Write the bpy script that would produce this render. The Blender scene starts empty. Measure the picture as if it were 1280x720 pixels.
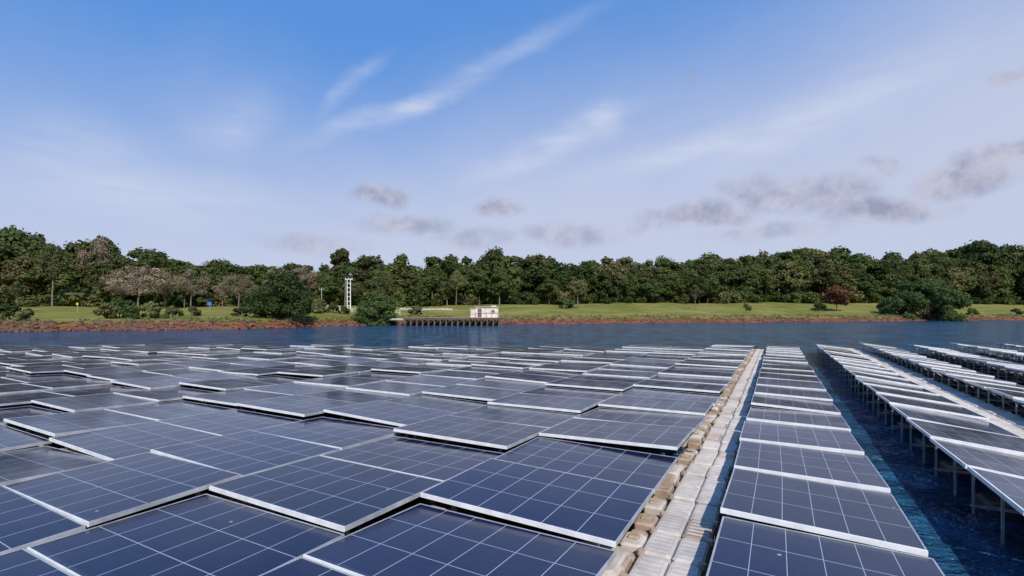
import bpy, math, random
import numpy as np
from mathutils import Vector, Matrix
R = random.Random(7)
F=600.0; HZ=391.0; CZ=2.42
TH=math.atan(331/600.)
UD=Vector((math.cos(TH),-math.sin(TH),0)); VD=Vector((math.sin(TH),math.cos(TH),0))
def W(u,v,z=0): 
    p=UD*u+VD*v; return Vector((p.x,p.y,z))
sc=bpy.context.scene
sc.view_settings.view_transform='Standard'; sc.view_settings.look='None'; sc.view_settings.exposure=0
COL=sc.collection
# ------------------------------------------------ helpers
def link(o,parent=None):
    COL.objects.link(o)
    if parent is not None: o.parent=parent
    return o
def empty(name,loc=(0,0,0),rotz=0):
    e=bpy.data.objects.new(name,None); e.empty_display_size=.3; e.location=loc; e.rotation_euler=(0,0,rotz); return link(e)
class MB:
    def __init__(s): s.v=[];s.f=[];s.m=[]
    def box(s,c,d,mat=0,M=None,taper=1.0):
        x,y,z=d[0]/2,d[1]/2,d[2]/2
        b=len(s.v)
        for k in (-1,1):
            t=taper if k>0 else 1
            for (i,j) in ((-1,-1),(1,-1),(1,1),(-1,1)):
                p=Vector((c[0]+i*x*t,c[1]+j*y*t,c[2]+k*z))
                if M is not None: p=M@p
                s.v.append(tuple(p))
        for q in ((3,2,1,0),(4,5,6,7),(0,1,5,4),(1,2,6,5),(2,3,7,6),(3,0,4,7)):
            s.f.append(tuple(b+i for i in q)); s.m.append(mat)
    def tube(s,a,b_,r0,r1,n=6,mat=0,caps=True):
        a=Vector(a);b_=Vector(b_);d=(b_-a)
        if d.length<1e-6: return
        d.normalize(); t=Vector((0,0,1)) if abs(d.z)<.9 else Vector((1,0,0))
        x=d.cross(t).normalized(); y=d.cross(x)
        b=len(s.v)
        for (c,r) in ((a,r0),(b_,r1)):
            for i in range(n):
                an=2*math.pi*i/n
                s.v.append(tuple(c+x*math.cos(an)*r+y*math.sin(an)*r))
        for i in range(n):
            j=(i+1)%n; s.f.append((b+i,b+j,b+n+j,b+n+i)); s.m.append(mat)
        if caps:
            s.f.append(tuple(b+n+i for i in range(n))); s.m.append(mat)
            s.f.append(tuple(b+i for i in reversed(range(n)))); s.m.append(mat)
    def quads(s,V,mat=0):
        b=len(s.v); s.v.extend(map(tuple,V.tolist()))
        n=len(V)//4
        s.f.extend([(b+4*i,b+4*i+1,b+4*i+2,b+4*i+3) for i in range(n)]); s.m.extend([mat]*n)
    def mesh(s,name,mats,smooth=False):
        me=bpy.data.meshes.new(name); me.from_pydata(s.v,[],s.f)
        for m in mats: me.materials.append(m)
        me.polygons.foreach_set('material_index',s.m)
        if smooth: me.polygons.foreach_set('use_smooth',[True]*len(s.f))
        me.update(); return me
def obj(name,me,loc=(0,0,0),rot=(0,0,0),sca=(1,1,1),parent=None):
    o=bpy.data.objects.new(name,me); o.location=loc;o.rotation_euler=rot;o.scale=sca
    return link(o,parent)
# ------------------------------------------------ material helper
def mat(name):
    m=bpy.data.materials.new(name); m.use_nodes=True
    nt=m.node_tree; b=nt.nodes['Principled BSDF']
    return m,nt,b
def N(nt,t,**k):
    n=nt.nodes.new(t)
    for a,v in k.items(): setattr(n,a,v)
    return n
def setin(nt,sock,val):
    if isinstance(val,bpy.types.NodeSocket): nt.links.new(val,sock)
    else: sock.default_value=val
def MA(nt,op,a,b=0.0,c=None,clamp=False):
    n=N(nt,'ShaderNodeMath',operation=op,use_clamp=clamp); setin(nt,n.inputs[0],a); setin(nt,n.inputs[1],b)
    if c is not None: setin(nt,n.inputs[2],c)
    return n.outputs[0]
def MIX(nt,f,a,b):
    n=N(nt,'ShaderNodeMix',data_type='RGBA'); setin(nt,n.inputs[0],f)
    for i,x in ((6,a),(7,b)):
        if isinstance(x,bpy.types.NodeSocket): nt.links.new(x,n.inputs[i])
        else: n.inputs[i].default_value=(x[0],x[1],x[2],1)
    return n.outputs[2]
def NOISE(nt,vec,scale,detail=4,rough=.55,dist=0):
    n=N(nt,'ShaderNodeTexNoise'); n.inputs['Scale'].default_value=scale; n.inputs['Detail'].default_value=detail
    n.inputs['Roughness'].default_value=rough; n.inputs['Distortion'].default_value=dist
    if vec is not None: nt.links.new(vec,n.inputs['Vector'])
    return n.outputs['Fac']
def MR(nt,v,a,b,c=0.,d=1.,smooth=False):
    n=N(nt,'ShaderNodeMapRange'); 
    if smooth: n.interpolation_type='SMOOTHSTEP'
    setin(nt,n.inputs[0],v)
    for i,x in zip((1,2,3,4),(a,b,c,d)): n.inputs[i].default_value=x
    return n.outputs[0]
def POS(nt): return N(nt,'ShaderNodeNewGeometry').outputs['Position']
def OBJC(nt): return N(nt,'ShaderNodeTexCoord').outputs['Object']
def BUMP(nt,h,bsdf,strength=.5,dist=.02):
    n=N(nt,'ShaderNodeBump'); n.inputs['Strength'].default_value=strength; n.inputs['Distance'].default_value=dist
    nt.links.new(h,n.inputs['Height']); nt.links.new(n.outputs[0],bsdf.inputs['Normal'])
def simple(name,c1,c2,scale=3,rough=.7,metal=0,bump=0,bd=.02,world=True,detail=5):
    m,nt,b=mat(name); p=POS(nt) if world else OBJC(nt)
    f=MR(nt,NOISE(nt,p,scale,detail,.6),.35,.65)
    nt.links.new(MIX(nt,f,c1,c2),b.inputs['Base Color']); b.inputs['Roughness'].default_value=rough; b.inputs['Metallic'].default_value=metal
    if bump: BUMP(nt,NOISE(nt,p,scale*3,5,.6),b,bump,bd)
    return m
# ------------------------------------------------ materials
def mk_glass():
    m,nt,b=mat('solar_cells')
    uv=N(nt,'ShaderNodeTexCoord').outputs['UV']; s=N(nt,'ShaderNodeSeparateXYZ'); nt.links.new(uv,s.inputs[0])
    def line(c,n,w):
        x=MA(nt,'MULTIPLY',c,n); x=MA(nt,'FRACT',MA(nt,'ADD',x,.5)); x=MA(nt,'ABSOLUTE',MA(nt,'SUBTRACT',x,.5))
        return MR(nt,x,w*.55,w,1,0)
    L=MA(nt,'MAXIMUM',line(s.outputs[0],6,.014),line(s.outputs[1],3,.010))
    fine=MA(nt,'MAXIMUM',line(s.outputs[0],60,.09),MA(nt,'MULTIPLY',line(s.outputs[1],12,.03),1.2))
    rnd=N(nt,'ShaderNodeObjectInfo').outputs['Random']
    cell=MIX(nt,rnd,(.0035,.0065,.027),(.0065,.0125,.050))
    p=POS(nt)
    cell=MIX(nt,MA(nt,'MULTIPLY',fine,.06),cell,(.12,.17,.30))
    c=MIX(nt,MA(nt,'MULTIPLY',L,.75),cell,(.42,.48,.60))
    dust=MR(nt,NOISE(nt,p,1.3,6,.65),.45,.8,0,.035)
    edge=MA(nt,'MULTIPLY',MR(nt,s.outputs[1],.035,0,0,1),MR(nt,NOISE(nt,p,7,4,.6),.35,.7,0,.25))
    c=MIX(nt,MA(nt,'ADD',MA(nt,'ADD',dust,edge),.006),c,(.22,.26,.34))
    vo=N(nt,'ShaderNodeTexVoronoi'); vo.inputs['Scale'].default_value=2.3; nt.links.new(p,vo.inputs['Vector'])
    wn=MR(nt,NOISE(nt,p,38,2,.5),.3,.7,-.012,.012)
    dot=MR(nt,MA(nt,'ADD',vo.outputs['Distance'],wn),.030,.042,1,0)
    sepc=N(nt,'ShaderNodeSeparateColor'); nt.links.new(vo.outputs['Color'],sepc.inputs[0])
    dot=MA(nt,'MULTIPLY',dot,MA(nt,'GREATER_THAN',sepc.outputs[0],.84))
    c=MIX(nt,MA(nt,'MULTIPLY',dot,.6),c,(.55,.55,.52))
    nt.links.new(c,b.inputs['Base Color'])
    nt.links.new(MR(nt,NOISE(nt,p,2.2,5,.6),.3,.75,.09,.20),b.inputs['Roughness'])
    b.inputs['IOR'].default_value=1.40
    b.inputs['Specular Tint'].default_value=(.66,.80,1.0,1)
    BUMP(nt,NOISE(nt,p,1.1,2,.5),b,.12,.03)
    return m
M_CELL=mk_glass()
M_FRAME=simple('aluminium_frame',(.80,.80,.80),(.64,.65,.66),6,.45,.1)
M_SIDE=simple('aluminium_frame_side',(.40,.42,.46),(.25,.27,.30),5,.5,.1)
M_BACK=simple('backsheet',(.05,.05,.055),(.08,.08,.08),3,.6)
M_FLOAT=simple('float_plastic',(.55,.51,.47),(.36,.33,.31),3,.65,0,.3,.006)
M_FLOAT2=simple('float_plastic_stained',(.40,.31,.24),(.24,.175,.13),4,.7,0,.3,.006)
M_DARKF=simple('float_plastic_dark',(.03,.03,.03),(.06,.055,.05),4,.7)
M_STEEL=simple('galvanised_steel',(.5,.5,.5),(.32,.32,.32),8,.4,.5)
M_BARK=simple('bark',(.11,.085,.06),(.05,.04,.03),6,.9,world=False)
M_PALEBARK=simple('pale_bark',(.20,.175,.14),(.10,.085,.07),6,.9,world=False)
M_ROCK=simple('rock',(.17,.075,.045),(.06,.035,.025),1.5,.9,0,.6,.1)
M_WOOD=simple('weathered_wood',(.13,.095,.07),(.05,.04,.03),2.5,.85,0,.3,.02)
M_DECK=simple('deck_boards',(.30,.26,.22),(.18,.15,.12),2.5,.85,0,.3,.02)
M_WALL=simple('painted_plaster',(.72,.64,.57),(.52,.42,.36),1.5,.85)
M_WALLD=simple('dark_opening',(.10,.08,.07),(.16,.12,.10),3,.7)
M_ROOF=simple('roof_sheet',(.60,.56,.52),(.42,.36,.32),2,.7)
M_WHITE=simple('white_paint',(.8,.8,.78),(.65,.65,.62),2,.5)
M_BLUE=simple('blue_paint',(.02,.14,.5),(.03,.18,.55),2,.5)
M_YEL=simple('yellow_paint',(.75,.5,.03),(.65,.42,.03),2,.5)
M_GREENC=simple('green_rope_fibre',(.03,.35,.22),(.02,.28,.18),9,.6)
M_ROAD=simple('pale_concrete',(.42,.40,.37),(.32,.30,.28),.4,.8)
def leafmat(name,c1,c2,c3,tr=.25,gain=1.0,c4=None):
    m,nt,b=mat(name)
    c1,c2,c3=[tuple(x*gain for x in c) for c in (c1,c2,c3)]
    oi=N(nt,'ShaderNodeObjectInfo').outputs['Random']; p=POS(nt)
    f=MR(nt,NOISE(nt,p,.35,3,.6),.35,.65)
    c=MIX(nt,f,c1,c2)
    c=MIX(nt,MR(nt,oi,.0,1.,0,.8),c,c3)
    def fr(k): return MA(nt,'FRACT',MA(nt,'MULTIPLY',oi,k))
    if c4: c=MIX(nt,MR(nt,fr(13.7),.78,.95,0,.75),c,c4)
    h=N(nt,'ShaderNodeHueSaturation'); nt.links.new(c,h.inputs['Color']); nt.links.new(MR(nt,fr(7.31),0,1,.65,1.35),h.inputs['Value'])
    nt.links.new(h.outputs[0],b.inputs['Base Color']); b.inputs['Roughness'].default_value=.65
    b.inputs['Specular IOR Level'].default_value=.15
    t=N(nt,'ShaderNodeBsdfTranslucent'); nt.links.new(h.outputs[0],t.inputs['Color'])
    mx=N(nt,'ShaderNodeMixShader'); mx.inputs[0].default_value=tr
    nt.links.new(b.outputs[0],mx.inputs[1]); nt.links.new(t.outputs[0],mx.inputs[2])
    nt.links.new(mx.outputs[0],nt.nodes['Material Output'].inputs['Surface'])
    return m
L_FOR=leafmat('forest_leaves',(.036,.066,.016),(.062,.095,.024),(.095,.11,.032),.25,.95,(.14,.12,.055))
L_BUSH=leafmat('bush_leaves',(.04,.07,.02),(.06,.095,.028),(.05,.08,.025))
L_OLIVE=leafmat('olive_leaves',(.10,.12,.045),(.14,.14,.06),(.12,.14,.05))
L_PINK=leafmat('dry_leaves',(.30,.22,.165),(.21,.16,.115),(.19,.18,.10))
L_RED=leafmat('red_leaves',(.15,.055,.035),(.10,.06,.03),(.13,.05,.03))
# ------------------------------------------------ camera
cam=bpy.data.cameras.new('camera'); cam.sensor_width=36; cam.lens=F/1280*36; cam.shift_y=(HZ-360)/1280
cam.clip_start=.05; cam.clip_end=6000
co=bpy.data.objects.new('camera',cam); co.location=(0,0,CZ); co.rotation_euler=(math.radians(90),0,0); link(co); sc.camera=co
# ------------------------------------------------ sun and sky
SAZ=math.radians(168); SEL=math.radians(42)
sv=Vector((math.cos(SEL)*math.sin(SAZ),math.cos(SEL)*math.cos(SAZ),math.sin(SEL)))
sl=bpy.data.lights.new('sun','SUN'); sl.energy=5.0; sl.angle=math.radians(.5); sl.color=(1,.93,.83)
so=bpy.data.objects.new('sun',sl); so.rotation_euler=sv.to_track_quat('Z','Y').to_euler(); so.location=(20,-40,60); link(so)
w=bpy.data.worlds.new('World'); sc.world=w; w.use_nodes=True; nt=w.node_tree
w.cycles.sampling_method='MANUAL'; w.cycles.sample_map_resolution=512
bg=nt.nodes['Background']; bg.inputs['Strength'].default_value=.12
sky=N(nt,'ShaderNodeTexSky',sky_type='NISHITA'); sky.sun_disc=False; sky.sun_elevation=SEL; sky.sun_rotation=SAZ
sky.air_density=1.0; sky.dust_density=.6; sky.ozone_density=2.0
gen=N(nt,'ShaderNodeTexCoord').outputs['Generated']
sp=N(nt,'ShaderNodeSeparateXYZ'); nt.links.new(gen,sp.inputs[0])
az=MA(nt,'ARCTAN2',sp.outputs[0],sp.outputs[1]); el=MA(nt,'ARCSINE',sp.outputs[2])
cb=N(nt,'ShaderNodeCombineXYZ'); nt.links.new(az,cb.inputs[0]); nt.links.new(el,cb.inputs[1])
AE=cb.outputs[0]
def px2ae(x,y):
    v=Vector((x-640,600,HZ-y)).normalized(); return math.atan2(v.x,v.y),math.asin(v.z)
def warp(scale,amp,sx=1,sy=1,det=5):
    n=N(nt,'ShaderNodeTexNoise'); n.inputs['Scale'].default_value=scale; n.inputs['Detail'].default_value=det; n.inputs['Roughness'].default_value=.6
    nt.links.new(gen,n.inputs['Vector'])
    s=N(nt,'ShaderNodeVectorMath',operation='SUBTRACT'); nt.links.new(n.outputs['Color'],s.inputs[0]); s.inputs[1].default_value=(.5,.5,.5)
    k=N(nt,'ShaderNodeVectorMath',operation='MULTIPLY'); nt.links.new(s.outputs[0],k.inputs[0]); k.inputs[1].default_value=(amp*sx,amp*sy,0)
    a=N(nt,'ShaderNodeVectorMath',operation='ADD'); nt.links.new(k.outputs[0],a.inputs[0]); nt.links.new(AE,a.inputs[1])
    return a.outputs[0]
def blob(P,x,y,wd,hg,rot,st,lo=1.0,hi=0.15):
    a,e=px2ae(x,y); a1,_=px2ae(x+wd/2,y); a0,_=px2ae(x-wd/2,y); _,e1=px2ae(x,y-hg/2); _,e0=px2ae(x,y+hg/2)
    mp=N(nt,'ShaderNodeMapping',vector_type='TEXTURE'); nt.links.new(P,mp.inputs[0])
    mp.inputs['Location'].default_value=(a,e,0); mp.inputs['Rotation'].default_value=(0,0,math.radians(rot)); mp.inputs['Scale'].default_value=((a1-a0)/2,(e1-e0)/2,1)
    l=N(nt,'ShaderNodeVectorMath',operation='LENGTH'); nt.links.new(mp.outputs[0],l.inputs[0])
    return MR(nt,l.outputs['Value'],lo,hi,0,st,True)
base=MIX(nt,.76,sky.outputs[0],(.80,2.6,6.7))
nz=NOISE(nt,gen,2.2,5,.55)
eff=MA(nt,'ADD',MA(nt,'SUBTRACT',el,MA(nt,'MULTIPLY',az,.13)),MA(nt,'MULTIPLY',MA(nt,'SUBTRACT',nz,.5),.22))
veil=MR(nt,eff,.60,.12,.0,.9,True)
c=MIX(nt,veil,base,(4.85,5.2,6.5))
Pc=warp(5,.10,1.2,.5)
st=None
stretch=N(nt,'ShaderNodeMapping'); nt.links.new(AE,stretch.inputs[0]); stretch.inputs['Rotation'].default_value=(0,0,math.radians(-25)); stretch.inputs['Scale'].default_value=(3,18,1)
fib=MR(nt,NOISE(nt,stretch.outputs[0],1.6,6,.6,.4),.28,.66,.2,1)
for (x,y,wd,hg,rot,s) in [(500,138,300,34,20,.62),(690,185,270,50,20,.66),(757,150,84,56,18,.75),(860,190,360,50,8,.6),(440,105,130,34,45,.35),(290,150,160,80,40,.35),(1010,150,460,90,14,.55),(80,190,260,110,20,.35),(640,70,300,36,20,.35),(180,240,520,90,0,.4)]:
    b_=blob(Pc,x,y,wd,hg,rot,s,1.2,0); st=b_ if st is None else MA(nt,'MAXIMUM',st,b_)
c=MIX(nt,MA(nt,'MULTIPLY',st,fib),c,(6.0,6.3,7.3))
Pg=warp(11,.10,1.0,.5,7); g=None
for (x,y,wd,hg,rot,s) in [(1000,244,190,54,0,.95),(1100,262,190,44,-8,.95),(940,236,90,34,0,.7),(1195,230,150,40,0,.95),(1230,204,100,38,10,.9),(1275,188,90,32,0,.9),(1100,206,80,26,-15,.65),(1270,94,70,24,0,.8),(865,98,26,30,0,.25),(475,246,92,32,-3,.85),(622,260,66,28,0,.85),(510,282,140,32,0,.7),(710,295,150,36,0,.65),(880,268,170,34,0,.8),(595,298,110,32,0,.5),(820,280,90,26,0,.55),(390,305,150,32,0,.5),(960,290,200,26,0,.45)]:
    b_=blob(Pg,x,y,wd,hg,rot,s,1.2,.3); g=b_ if g is None else MA(nt,'MAXIMUM',g,b_)
gn=MR(nt,NOISE(nt,gen,16,6,.6),.32,.52,.55,1)
gcol=MIX(nt,MR(nt,NOISE(nt,gen,20,5,.6),.42,.62),(2.6,2.8,3.9),(4.4,4.4,5.3))
c=MIX(nt,MA(nt,'MULTIPLY',g,gn),c,gcol)
nt.links.new(c,bg.inputs['Color'])
# ------------------------------------------------ terrain
SX=[-700,-200,-64,-41,-34,-24,0,52,170,300,700]; SD=[40,48,60,72,85,96,103,120,160,190,260]
def shore(X): return float(np.interp(X,SX,SD))
def hgt(X,D):
    t=D-shore(X)+1.2*math.sin(X*.23)+.8*math.sin(X*.61+1)
    if t<0: return max(-2.5,t*.25)
    top=float(np.interp(X,[-120,-40,40,120],[4.0,4.6,6.2,7.0]))
    b=1.25*min(1,t/4.5)
    r=max(0,t-4.5)
    return b+(top-1.25)*min(1,r/68)**.9 + (.18*math.sin(X*.09+D*.05)+.1*math.sin(X*.31+D*.2))*min(1,r/10)
xs=np.concatenate([np.linspace(-900,-260,14),np.linspace(-250,250,260),np.linspace(262,900,14)])
ts=np.concatenate([np.linspace(-14,-1,5),np.linspace(0,9,13),np.linspace(11,90,40),np.linspace(110,1800,14)])
vv=[];ff=[]
for X in xs:
    for t in ts:
        D=shore(X)+t; vv.append((X,D,hgt(X,D)))
n=len(ts)
for i in range(len(xs)-1):
    for j in range(n-1): ff.append((i*n+j,(i+1)*n+j,(i+1)*n+j+1,i*n+j+1))
me=bpy.data.meshes.new('ground'); me.from_pydata(vv,[],ff); me.polygons.foreach_set('use_smooth',[True]*len(ff))
m,nt2,b=mat('grass_and_earth'); p=POS(nt2); s=N(nt2,'ShaderNodeSeparateXYZ'); nt2.links.new(p,s.inputs[0])
grass=MIX(nt2,MR(nt2,NOISE(nt2,p,.10,5,.65),.38,.62),(.125,.14,.025),(.225,.205,.055))
grass=MIX(nt2,MR(nt2,NOISE(nt2,p,.6,5,.65),.45,.7,0,.6),grass,(.08,.09,.024))
grass=MIX(nt2,MR(nt2,NOISE(nt2,p,.05,4,.6),.52,.68,0,.5),grass,(.27,.22,.10))
earth=MIX(nt2,MR(nt2,NOISE(nt2,p,.8,5,.6),.35,.65),(.25,.09,.045),(.10,.045,.027))
z=MA(nt2,'ADD',s.outputs[2],MA(nt2,'MULTIPLY',MA(nt2,'SUBTRACT',NOISE(nt2,p,.5,4,.6),.5),1.3))
cc=MIX(nt2,MR(nt2,z,.7,1.3),earth,grass)
nt2.links.new(cc,b.inputs['Base Color']); b.inputs['Roughness'].default_value=.95; b.inputs['Specular IOR Level'].default_value=.1
BUMP(nt2,NOISE(nt2,p,2.5,5,.7),b,.6,.25)
me.materials.append(m); obj('ground',me)
# water: one flat sheet; light and dark of waves painted into its colour, plus bump
m,nt2,b=mat('water'); p=POS(nt2)
b.inputs['Roughness'].default_value=.12; b.inputs['IOR'].default_value=1.33; b.inputs['Specular IOR Level'].default_value=.30
b.inputs['Specular Tint'].default_value=(.55,.78,1.0,1)
mp=N(nt2,'ShaderNodeMapping'); nt2.links.new(p,mp.inputs[0]); mp.inputs['Scale'].default_value=(.5,1.0,1)
h1=NOISE(nt2,mp.outputs[0],1.1,6,.68,.3); h2=NOISE(nt2,mp.outputs[0],.22,6,.7)
mp2=N(nt2,'ShaderNodeMapping'); nt2.links.new(p,mp2.inputs[0]); mp2.inputs['Scale'].default_value=(.9,.28,1)
h3=NOISE(nt2,mp2.outputs[0],.8,5,.7)
mixh=MA(nt2,'ADD',MA(nt2,'MULTIPLY',h1,.35),MA(nt2,'ADD',MA(nt2,'MULTIPLY',h2,.2),MA(nt2,'MULTIPLY',h3,.45)))
nt2.links.new(MIX(nt2,MR(nt2,mixh,.43,.57),(.002,.016,.042),(.016,.090,.185)),b.inputs['Base Color'])
BUMP(nt2,MA(nt2,'ADD',h1,MA(nt2,'MULTIPLY',h2,.8)),b,1.0,.7)
me=bpy.data.meshes.new('lake_water'); me.from_pydata([(-2500,-600,0),(2500,-600,0),(2500,2500,0),(-2500,2500,0)],[],[(0,1,2,3)]); me.materials.append(m); obj('lake_water',me)
# ------------------------------------------------ solar modules
def module_mesh(name,w_,l_,fs=.014,fe_=.03,sm=3):
    M=MB(); fh=.045; 
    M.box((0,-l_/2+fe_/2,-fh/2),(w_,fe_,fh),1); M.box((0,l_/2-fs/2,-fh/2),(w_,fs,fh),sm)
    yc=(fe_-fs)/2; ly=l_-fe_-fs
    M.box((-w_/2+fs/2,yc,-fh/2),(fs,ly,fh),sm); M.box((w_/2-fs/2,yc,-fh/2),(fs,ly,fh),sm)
    x=w_/2-fs; y0=-l_/2+fe_; y1=l_/2-fs; b=len(M.v)
    M.v+= [(-x,y0,-.004),(x,y0,-.004),(x,y1,-.004),(-x,y1,-.004)]; M.f.append((b,b+1,b+2,b+3)); M.m.append(0)
    M.v+= [(-x,y0,-.014),(x,y0,-.014),(x,y1,-.014),(-x,y1,-.014)]; M.f.append((b+7,b+6,b+5,b+4)); M.m.append(2)
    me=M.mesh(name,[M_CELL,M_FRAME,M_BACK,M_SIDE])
    uv=me.uv_layers.new(name='UVMap')
    for poly in me.polygons:
        for li in poly.loop_indices:
            c=me.vertices[me.loops[li].vertex_index].co
            uv.data[li].uv=((c.x+x)/(2*x),(c.y-y0)/(y1-y0))
    return me
CW=2.13; CL=1.425
ME_L=module_mesh('panel_wide',CW-.025,CL,.009,.014); ME_R=module_mesh('panel_row',1.56,1.50,.012,.030); ME_E=module_mesh('panel_raised',1.52,1.50,.018,.030,1)
def inside(u,v,dmax,dmin=1.2):
    p=W(u,v); return dmin<p.y<dmax and abs(p.x)<p.y*1.16+4
ZP=.5
def rbox(M,c,d,mat,ch=.04):
    x,y,z=d[0]/2,d[1]/2,d[2]/2; rings=[(-z,ch),(-z+ch,0),(z-ch,0),(z,ch)]
    b=len(M.v)
    for (zz,ins) in rings:
        X=x-ins;Y=y-ins;k=ch*1.2
        for (px_,py_) in ((-X+k,-Y),(X-k,-Y),(X,-Y+k),(X,Y-k),(X-k,Y),(-X+k,Y),(-X,Y-k),(-X,-Y+k)):
            M.v.append(tuple(W(c[0]+px_,c[1]+py_,c[2]+zz)))
    for r in range(3):
        for i in range(8):
            j=(i+1)%8; M.f.append((b+r*8+i,b+r*8+j,b+r*8+8+j,b+r*8+8+i)); M.m.append(mat)
    M.f.append(tuple(b+24+i for i in range(8))); M.m.append(mat)
RZ=-TH
MZ=Matrix.Rotation(RZ,4,'Z')
def sbox(M,c,d,mat):
    p=W(c[0],c[1],c[2]); M.box((0,0,0),d,mat,Matrix.Translation(p)@MZ)
ncol=20
supM=MB()
for ci in range(ncol):
    u0=-1.17-CW*(ci+.5)
    row=empty('solar_panel_row',W(u0,0,0),RZ)
    ph=[.96,.09,.49][ci] if ci<3 else R.uniform(0,1.44)
    tl=2*1.44
    base_=ph+ (5.4-.96-1.44*3 if ci==0 else 0)
    v=base_-2*tl
    while v<60:
        if inside(u0,v+tl/2,28.2+R.uniform(-.3,.5),-1):
            tilt=math.radians(R.gauss(-.8,.65)); roll=math.radians(R.gauss(0,.6)); dz=R.gauss(0,.012)
            if R.random()<.34: tilt-=math.radians(R.uniform(.6,1.5))
            for k in (0,1):
                T=Matrix.Translation((0,v+tl/2,ZP+dz))@Matrix.Rotation(tilt,4,'X')@Matrix.Rotation(roll,4,'Y')@Matrix.Rotation(math.radians(R.gauss(0,.35)),4,'Z')@Matrix.Translation((R.gauss(0,.008),(k-.5)*1.437,R.gauss(0,.004)))@Matrix.Rotation(math.radians(R.gauss(0,.45)),4,'X')@Matrix.Rotation(math.radians(R.gauss(0,.3)),4,'Y')
                o=obj('solar_panel',ME_L,parent=row); o.matrix_local=T
            for su in (-.8,.8):
                for dv in (.25,tl-.35):
                    rbox(supM,(u0+su,v+dv,.05),(.5,.55,.34),0 if R.random()<.5 else 1)
                    sbox(supM,(u0+su,v+dv,.30),(.04,.04,.22),3)
            if R.random()<.6: rbox(supM,(u0-.88,v+.0,.33),(.26,.24,.1),1,.025)
        v+=tl
RR=[(-.49,1.08,.50,.47),(2.0,3.50,.60,.40),(4.42,5.9,.62,.43),(6.75,8.25,.60,.40),(9.2,10.7,.62,.43),(11.5,13.0,.60,.40),(13.95,15.45,.62,.43),(16.2,17.7,.60,.40),(18.6,20.1,.62,.43),(20.8,22.3,.60,.42)]
for ri,(ua,ub,za,zb) in enumerate(RR):
    row=empty('solar_panel_row',W((ua+ub)/2,0,0),RZ)
    ph=5.04-1.54*3 if ri==0 else R.uniform(0,1.5)
    v=ph-3.08
    while v<60:
        uc=(ua+ub)/2
        if inside(uc,v+.75,28.3+R.uniform(-.3,.4),-1.5):
            roll=math.atan2(za-zb,ub-ua)
            T=Matrix.Translation((R.gauss(0,.014),v+.77,(za+zb)/2+R.gauss(0,.012)))@Matrix.Rotation(roll+math.radians(R.gauss(0,.6)),4,'Y')@Matrix.Rotation(math.radians(R.gauss(-1.0,.6)),4,'X')@Matrix.Rotation(math.radians(R.gauss(0,.4)),4,'Z')
            o=obj('solar_panel',ME_R if ri==0 else ME_E,parent=row); o.matrix_local=T
            for (uu,zz) in ((ua+.07,za),(ub-.07,zb)):
                for dv in (.12,.8):
                    sbox(supM,(uu,v+dv,zz/2-.04),(.024,.024,zz-.06),3)
            supM.tube(W(ua+.06,v+.12,za-.10),W(ua+.55,v+.12,.14),.012,.012,5,3)
            sbox(supM,(ua+.10,v+.77,za-.085),(.035,1.5,.035),3)
            for uu in (ua+.45,ub-.35):
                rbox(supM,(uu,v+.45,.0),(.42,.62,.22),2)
            sbox(supM,(ua+.75,v+.12,.10),(1.4,.04,.03),3)
        v+=1.54
me=supM.mesh('floating_supports',[M_FLOAT,M_FLOAT2,M_DARKF,M_STEEL]); obj('panel_support_floats',me)
def walkway(uc,wd,zt=.17,vmax=60,tabs=()):
    M=MB(); v=-1.0
    while v<vmax:
        L=.50
        if inside(uc,v,29.2,-1.5):
            j=R.gauss(0,.010); zz=zt+R.gauss(0,.007)
            for h in (-1,1):
                rbox(M,(uc+j+h*wd*.25,v+L/2,zz-.17),(wd/2-.010,L-.014,.34),0 if R.random()<.85 else 1,.022)
                for r in range(5):
                    rbox(M,(uc+j+h*wd*.25,v+.09+r*.08,zz+.001),(wd/2-.09,.035,.010),0,.004)
            for sd in (-1,1):
                M.tube(W(uc+j+sd*(wd/2-.01),v,zz-.03),W(uc+j+sd*(wd/2-.01),v,zz+.018),.04,.034,8,1)
            for sd in tabs:
                a=R.gauss(0,.012)
                rbox(M,(uc+j+sd*(wd/2+.13)+a,v+L/2+R.gauss(0,.012),zz-.13+R.gauss(0,.012)),(.21,L*.58,.26),1 if R.random()<.6 else 0,.02)
                rbox(M,(uc+j+sd*(wd/2+.13)+a,v+L/2,zz+.005),(.11,L*.2,.035),1,.01)
                rbox(M,(uc+j+sd*(wd/2+.13),v,zz-.09),(.18,.12,.06),1,.012)
        v+=L
    obj('floating_walkway',M.mesh('walkway',[M_FLOAT,M_FLOAT2]))
walkway(-.84,.56,.20,60,(-1,))
walkway(4.06,.84,.24); walkway(8.80,.8,.24); walkway(13.5,.8,.24); walkway(18.1,.8,.24)
cu=bpy.data.curves.new('rope','CURVE'); cu.dimensions='3D'; cu.bevel_depth=.006; spn=cu.splines.new('BEZIER')
pts=[W(2.02,4.25,.53),W(1.95,4.05,.42),W(1.85,4.02,.3),W(1.75,3.8,.1)]
spn.bezier_points.add(len(pts)-1)
for q,pp in zip(spn.bezier_points,pts): q.co=pp; q.handle_left_type=q.handle_right_type='AUTO'
cu.materials.append(M_GREENC); link(bpy.data.objects.new('green_rope',cu))
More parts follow.
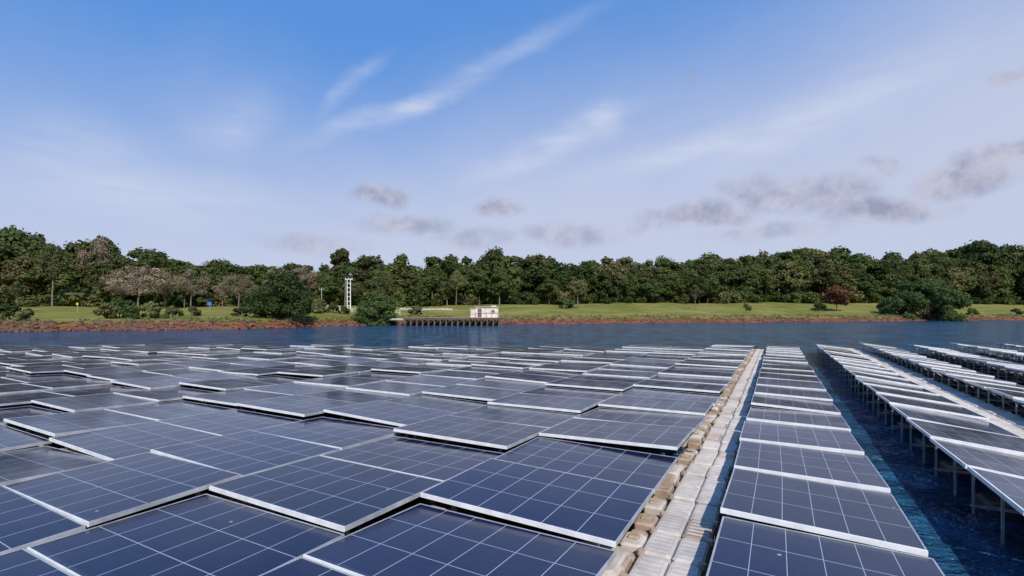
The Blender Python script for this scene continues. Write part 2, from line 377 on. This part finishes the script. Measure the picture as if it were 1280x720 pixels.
# ------------------------------------------------ foliage
rng=np.random.default_rng(3)
def leaves(clumps,per,size,jit=.5,shell=.6):
    out=[]
    for (c,r) in clumps:
        n=per
        d=rng.normal(size=(n,3)); d/=np.linalg.norm(d,axis=1)[:,None]
        rad=shell+(1-shell)*rng.random(n)**.6; rad*=1+.18*rng.normal(size=n)
        P=np.array(c)+d*rad[:,None]*np.array(r)
        nn=d+jit*rng.normal(size=(n,3)); nn[:,2]+=.25; nn/=np.linalg.norm(nn,axis=1)[:,None]
        t=rng.normal(size=(n,3)); a=np.cross(nn,t); a/=np.linalg.norm(a,axis=1)[:,None]; b=np.cross(nn,a)
        s=size*(.6+.8*rng.random(n))[:,None]; q=(.5+.5*rng.random(n))[:,None]
        V=np.stack([P-a*s,P-b*s*q,P+a*s*.9,P+b*s*q],1).reshape(-1,3)
        out.append(V)
    return np.concatenate(out)
def tree_mesh(name,H,rad,crown0,lm,bm,nclump,cr,per,size,flat=.75,limbs=True,shape=1.0,shell=.6):
    M=MB(); 
    tx,ty=R.uniform(-.03,.03)*H,R.uniform(-.03,.03)*H
    top=Vector((tx,ty,H*(crown0+.35*(1-crown0)))); r0=H*.014
    pts=[Vector((0,0,-.5)),Vector((tx*.3,ty*.3,H*crown0*.5)),Vector((tx*.7,ty*.7,H*crown0)),top]
    rr=[r0*1.35,r0,r0*.8,r0*.5]
    for i in range(3): M.tube(pts[i],pts[i+1],rr[i],rr[i+1],7,1,False)
    cl=[]; cz=H*(crown0+1)/2; hz=H*(1-crown0)/2
    for i in range(nclump):
        while True:
            d=Vector((R.uniform(-1,1),R.uniform(-1,1),R.uniform(-1,1)))
            if .35<d.length<1: break
        k=1.0-.25*max(0,d.z)*shape
        rs=cr*R.uniform(.6,1.4)
        c=Vector((tx+d.x*(rad-rs*.6)*k,ty+d.y*(rad-rs*.6)*k,cz+d.z*(hz-rs*flat*.7)))
        cl.append((tuple(c),(rs,rs*R.uniform(.8,1.2),rs*flat)))
        if limbs:
            s_=pts[2].lerp(top,R.random()); mid=s_.lerp(c,.5)+Vector((0,0,-.04*H))
            M.tube(s_,mid,r0*.38,r0*.22,5,1,False); M.tube(mid,c,r0*.22,r0*.06,4,1,False)
    M.quads(leaves(cl,per,size,shell=shell),0)
    return M.mesh(name,[lm,bm])
forest=[tree_mesh('forest_tree_%d'%i,20,[6.2,5.2,7,5.6,6.6,4.8,7.5][i],[.18,.22,.26,.12,.2,.3,.28][i],L_FOR,M_PALEBARK if i%2 else M_BARK,[34,28,36,34,30,22,32][i],[2.1,2.0,2.1,1.8,2.3,2.0,2.4][i],170,.48,[.8,.75,.65,.85,.7,.8,.55][i]) for i in range(7)]
SKX=[-200,0,50,100,150,200,250,300,350,400,450,520,600,650,700,760,800,850,900,960,1020,1060,1120,1180,1240,1280,1500]
SKY=[285,283,287,292,303,314,318,316,321,328,321,319,314,309,316,319,324,322,317,311,300,312,314,308,298,301,300]
def px(X,D): return 640+600*X/D
def top_h(X,D,k=1.0): return CZ+(HZ-np.interp(px(X,D),SKX,SKY))/600*D*k-hgt(X,D)
fe=empty('forest')
def place(me,X,D,H,parent=None,name='tree',base=20,sx=1.0):
    k=H/base; o=obj(name,me,(X,D,hgt(X,D)-.1),(0,0,R.uniform(0,6.28)),(k*sx,k*sx,k),parent); return o
for rank,(off,kk,spx) in enumerate([(72,.66,9),(79,.82,7.5),(87,.95,8),(96,1.0,8),(107,1.0,10)]):
    X=-240
    while X<300:
        X+=spx*R.uniform(.6,1.4); x_=X; D=shore(x_)+off+R.uniform(-4,4)
        if abs(px(x_,D)-640)>760: continue
        h=top_h(x_,D)*kk*R.uniform(.76,1.05)
        if abs(px(x_,D)-425)<20: h*=.94
        h=max(7,h)
        if rank==0 and R.random()<.25: continue
        place(R.choice(forest),x_,D,h,fe,'forest_tree',20,R.uniform(.85,1.3)*(20/h)**.35)
under=[]
for i in range(3):
    cl=[((R.uniform(-3,3),R.uniform(-2,2),R.uniform(.6,3.4)),(R.uniform(1,1.8),)*3) for _ in range(14)]
    M=MB(); M.quads(leaves(cl,90,.4),0); under.append(M.mesh('undergrowth_%d'%i,[L_FOR]))
for off in (71,78,86,96,110):
    X=-240
    while X<300:
        X+=5.5*R.uniform(.6,1.4)*(1.5 if off==71 else 1); D=shore(X)+off+R.uniform(-3,3)
        if abs(px(X,D)-640)>740: continue
        k=R.uniform(.7,1.5)*(.7 if off==71 else 1)
        obj('undergrowth',R.choice(under),(X,D,hgt(X,D)-.3),(0,0,R.uniform(0,6)),(k*1.3,k,k*1.2),fe)
def at(xp,D): return (xp-640)/600*D
def single(name,xp,yb,yt,D,me,base,sx=1.0):
    X=at(xp,D); z0=hgt(X,D); H=CZ+(HZ-yt)/600*D-z0
    k=H/base
    return obj(name,me,(X,D,z0-.05),(0,0,R.uniform(0,6)),(k*sx,k*sx,k))
rt=tree_mesh('emergent',24,4.6,.40,L_FOR,M_BARK,44,1.6,170,.42)
single('emergent_tree',424,0,305,shore(-60)+98,rt,24,.85)
dry=[tree_mesh('dry_%d'%i,12,5.2,.25,L_PINK,M_PALEBARK,44,1.2,80,.17,.7,True,1,.2) for i in range(3)]
for (xp,yt,D,sx) in [(172,326,112,1.35),(150,332,116,1.0),(238,330,120,1.0),(298,338,118,1.0),(380,330,140,1.0),(120,290,140,.55),(190,309,150,.7),(205,334,118,.9),(350,332,140,.9),(278,340,120,.8),(260,320,150,.7)]:
    single('dry_season_tree',xp,0,yt,D,R.choice(dry),12,sx)
t1=tree_mesh('open_tree',16,5,.42,L_OLIVE,M_PALEBARK,26,1.5,110,.28)
for (xp,yt,D,sx) in [(65,305,118,.8),(22,350,88,.6),(570,338,165,.9),(722,349,150,1.15),(478,338,104,.7)]:
    single('open_crown_tree',xp,0,yt,D,t1,16,sx)
thin=tree_mesh('thin_tree',9,2.4,.4,L_OLIVE,M_PALEBARK,14,.7,45,.16,.8,True,1,.2)
single('thin_young_tree',869,0,354,150,thin,9,.9)
red=tree_mesh('red_tree',8,4.6,.18,L_RED,M_BARK,30,1.3,130,.25,.6)
single('red_leaf_tree',1046,0,356,165,red,8,1.0)
def bush_mesh(name,Wd,H,n,lm,seed_r=1.0,per=260,size=.2):
    M=MB(); cl=[]
    for i in range(n):
        a=R.uniform(0,6.28); zz=R.random()**.9; rr=(1-zz**1.8)**.5*R.uniform(.45,1)*Wd/2
        rs=R.uniform(.7,1.3)*H*.15*seed_r
        c=(math.cos(a)*max(0,rr-rs*.4),math.sin(a)*max(0,rr-rs*.4),.3+zz*(H-rs-.3)); cl.append((c,(rs,rs,rs*.8)))
        if i%2==0: M.tube((R.uniform(-.3,.3),R.uniform(-.3,.3),-.4),c,.09,.02,5,1,False)
    M.quads(leaves(cl,per,size),0)
    return M.mesh(name,[lm,M_BARK])
def put(name,me,xp,D,rot=0,k=1.0,dz=-.4):
    X=at(xp,D); return obj(name,me,(X,D,max(0,hgt(X,D))+dz+.1),(0,0,rot),(k,k,k))
put('waterside_bush',bush_mesh('bush_a',12,8.8,64,L_BUSH),352,83.5)
put('waterside_bush',bush_mesh('bush_b',9.6,7.2,50,L_BUSH),472,94)
put('waterside_bush',bush_mesh('bush_c',24,13.5,110,L_BUSH,.8,260,.28),1157,149)
small=[bush_mesh('shrub_%d'%i,3.4,2.2,16,lm,1.1,110,.16) for i,lm in enumerate((L_BUSH,L_OLIVE,L_OLIVE))]
for (xp,D,k) in [(135,73,1.2),(150,76,1.5),(165,74,1.1),(190,77,1.3),(215,78,1.0),(240,84,.9),(35,66,.9),(8,68,1.1),(400,99,1.3),(415,100,1.0),(388,95,1.5),(520,112,1.1),(521,113,.8),(708,146,1.7),(932,150,1.1),(1025,162,1.4),(1100,160,1.5),(1215,163,1.3),(430,101,.9),(300,82,.8),(1270,170,1.2)]:
    put('shrub',R.choice(small),xp,D,R.uniform(0,6),k,-.2)
M=MB(); cl=[]
for i in range(1300):
    X=R.uniform(-90,210); t=R.uniform(1.5,9)
    if R.random()<.4: t=R.uniform(3,6)
    D=shore(X)+t; s_=R.uniform(.12,.45); cl.append(((X,D,hgt(X,D)+s_*.5),(s_*1.5,s_*1.5,s_)))
M.quads(leaves(cl,14,.13),0); obj('bank_vegetation',M.mesh('bank_vegetation',[L_OLIVE]))
import bmesh
bm=bmesh.new(); bmesh.ops.create_icosphere(bm,subdivisions=1,radius=1); rv=np.array([v.co[:] for v in bm.verts]); rf=[tuple(v.index for v in f.verts) for f in bm.faces]; bm.free()
M=MB()
for i in range(1800):
    X=R.uniform(-95,0) if R.random()<.6 else R.uniform(0,220); t=R.uniform(-.6,4.2)
    D=shore(X)-1.2*math.sin(X*.23)-.8*math.sin(X*.61+1)+t; s_=R.uniform(.12,.45)
    V=rv*(1+.25*rng.normal(size=(len(rv),1)))*np.array([s_*R.uniform(.8,1.6),s_,s_*.7])+np.array([X,D,max(0,hgt(X,D))+.05])
    b0=len(M.v); M.v.extend(map(tuple,V.tolist())); M.f.extend([tuple(b0+k for k in f) for f in rf]); M.m.extend([0]*len(rf))
obj('shore_rocks',M.mesh('shore_rocks',[M_ROCK]))
# ------------------------------------------------ pier + pump house
D0=91; xa,xb=at(506,D0),at(625,D0)
pier=empty('wooden_pier',(0,0,0))
M=MB(); zt=1.5
x=xa
while x<xb: 
    M.box((x+.1,D0,zt+R.uniform(-.01,.01)),(.19,3.0,.08),0); x+=.2
obj('deck',M.mesh('deck',[M_DECK]),parent=pier)
M=MB()
x=xa+.3
while x<xb:
    for y in (-1.3,1.3):
        M.tube((x+R.uniform(-.05,.05),D0+y,-1.5),(x,D0+y,zt-.05),.19,.17,8,0)
    M.box((x,D0,zt-.16),(.16,2.9,.2),0)
    M.tube((x,D0-1.3,.3),(min(xb,x+1.1),D0-1.3,zt-.2),.06,.06,5,0)
    x+=1.1
M.box(((xa+xb)/2,D0-1.42,zt-.17),(xb-xa,.1,.38),0); M.box(((xa+xb)/2,D0+1.42,zt-.17),(xb-xa,.1,.38),0)
M.box(((xa+xb)/2,D0+1.3,.45),(xb-xa,.12,.9),0)
obj('piles_and_beams',M.mesh('piles',[M_WOOD]),parent=pier)
M=MB(); M.box((at(497,D0),D0+1.5,1.2),(3,3,.35),0); obj('abutment',M.mesh('abut',[M_ROAD]),parent=pier)
hut=empty('pump_house',(at(606,D0),D0,zt+.04))
M=MB()
M.box((.45,0,.95),(4.3,2.4,1.9),0); M.box((-2.15,.1,.8),(.9,2.2,1.6),0)
obj('walls',M.mesh('walls',[M_WALL]),parent=hut)
M=MB(); M.box((.45,0,1.96),(4.7,2.8,.12),0); M.box((-2.25,.1,1.66),(1.1,2.4,.1),0)
M.box((1.7,0,2.13),(.9,.9,.22),0)
obj('roof',M.mesh('roof',[M_ROOF]),parent=hut)
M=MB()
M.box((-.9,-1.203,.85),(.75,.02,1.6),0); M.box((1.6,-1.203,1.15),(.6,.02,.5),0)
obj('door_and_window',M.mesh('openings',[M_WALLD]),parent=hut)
M=MB()
for x in (-2.6,-1.6,-.6,.4,1.4,2.5): M.tube((x,-1.46,0),(x,-1.46,.95),.03,.03,6,0)
M.box((0,-1.46,.97),(5.3,.05,.05),0)
M.box((1.6,-1.215,.86),(.7,.03,.07),0)
obj('railing',M.mesh('railing',[M_STEEL]),parent=hut)
# ------------------------------------------------ poles, signs, wall
def gz(X,D): return hgt(X,D)
def frame_tower(xp,D,H):
    X=at(xp,D); e=empty('utility_tower',(X,D,gz(X,D)))
    M=MB()
    for s_ in (-.4,.4): M.tube((s_,0,-.5),(s_,0,H),.12,.09,8,0)
    z=.8
    while z<H: M.box((0,0,z),(.7,.1,.12),0); z+=1.1
    M.box((0,0,H+.1),(1.9,.14,.16),0)
    for s_ in (-.8,0,.8): M.tube((s_,0,H+.18),(s_,0,H+.5),.06,.04,6,0)
    obj('frame',M.mesh('tower',[M_WHITE]),parent=e)
frame_tower(436,118,7.2)
def pole(xp,D,H,name='utility_pole',mt=None):
    X=at(xp,D); M=MB(); M.tube((0,0,-.5),(0,0,H),.10,.07,8,0); M.box((0,0,H-.5),(1.5,.08,.1),0)
    for s_ in (-.65,0,.65): M.tube((s_,0,H-.44),(s_,0,H-.2),.05,.04,6,0)
    obj(name,M.mesh('pole',[mt or M_ROAD]),(X,D,gz(X,D)))
pole(402,130,5.0)
def sign(xp,D,mt,wd,hg,H,name):
    X=at(xp,D); e=empty(name,(X,D,gz(X,D))); M=MB(); M.tube((0,0,-.3),(0,0,H),.05,.05,6,0); obj('post',M.mesh('post',[M_STEEL]),parent=e)
    M=MB(); M.box((0,-.08,H-hg/2),(wd,.04,hg),0); obj('board',M.mesh('board',[mt]),parent=e)
sign(262,104,M_BLUE,.9,.7,1.7,'blue_sign'); sign(97,95,M_YEL,.42,.42,1.8,'yellow_warning_sign'); sign(455,112,M_WHITE,1.1,.7,1.8,'white_sign')
M=MB(); 
for i in range(13):
    X=at(502,135)+i*1.15; M.box((X,135,gz(X,135)+.2),(1.1,.25,.6),0)
obj('low_concrete_wall',M.mesh('wall',[M_ROAD]))
M=MB()
for i in range(24):
    X=at(385,108)+i*.9; z=gz(X,108); M.tube((X,108,z-.3),(X,108,z+1.0),.05,.05,6,0)
    if i<23:
        z2=gz(X+.9,108)
        for h in (.5,.95): M.tube((X,108,z+h),(X+.9,108,z2+h),.03,.03,5,0)
obj('fence',M.mesh('fence',[M_WHITE]))
# palm
X=at(431,128); M=MB(); M.tube((0,0,-.3),(.2,0,5),.2,.16,8,1); M.tube((.2,0,5),(.25,0,9.6),.16,.13,8,1)
Vq=[]
for i in range(26):
    a=i*2.4; e0=R.uniform(.1,1.1); 
    P=Vector((.25,0,9.6)); d=Vector((math.cos(a)*math.cos(e0),math.sin(a)*math.cos(e0),math.sin(e0))); 
    for k in range(7):
        P2=P+d*.42; sd=d.cross(Vector((0,0,1))).normalized()*.28*(1-k/8)
        for s_ in (1,-1):
            Vq+= [tuple(P),tuple(P2),tuple(P2+sd*s_-Vector((0,0,.14))),tuple(P+sd*s_-Vector((0,0,.14)))]
        P=P2; d=(d+Vector((0,0,-.24))).normalized()
M.quads(np.array(Vq),0); obj('palm_tree',M.mesh('palm',[L_BUSH,M_PALEBARK]),(X,128,gz(X,128)))
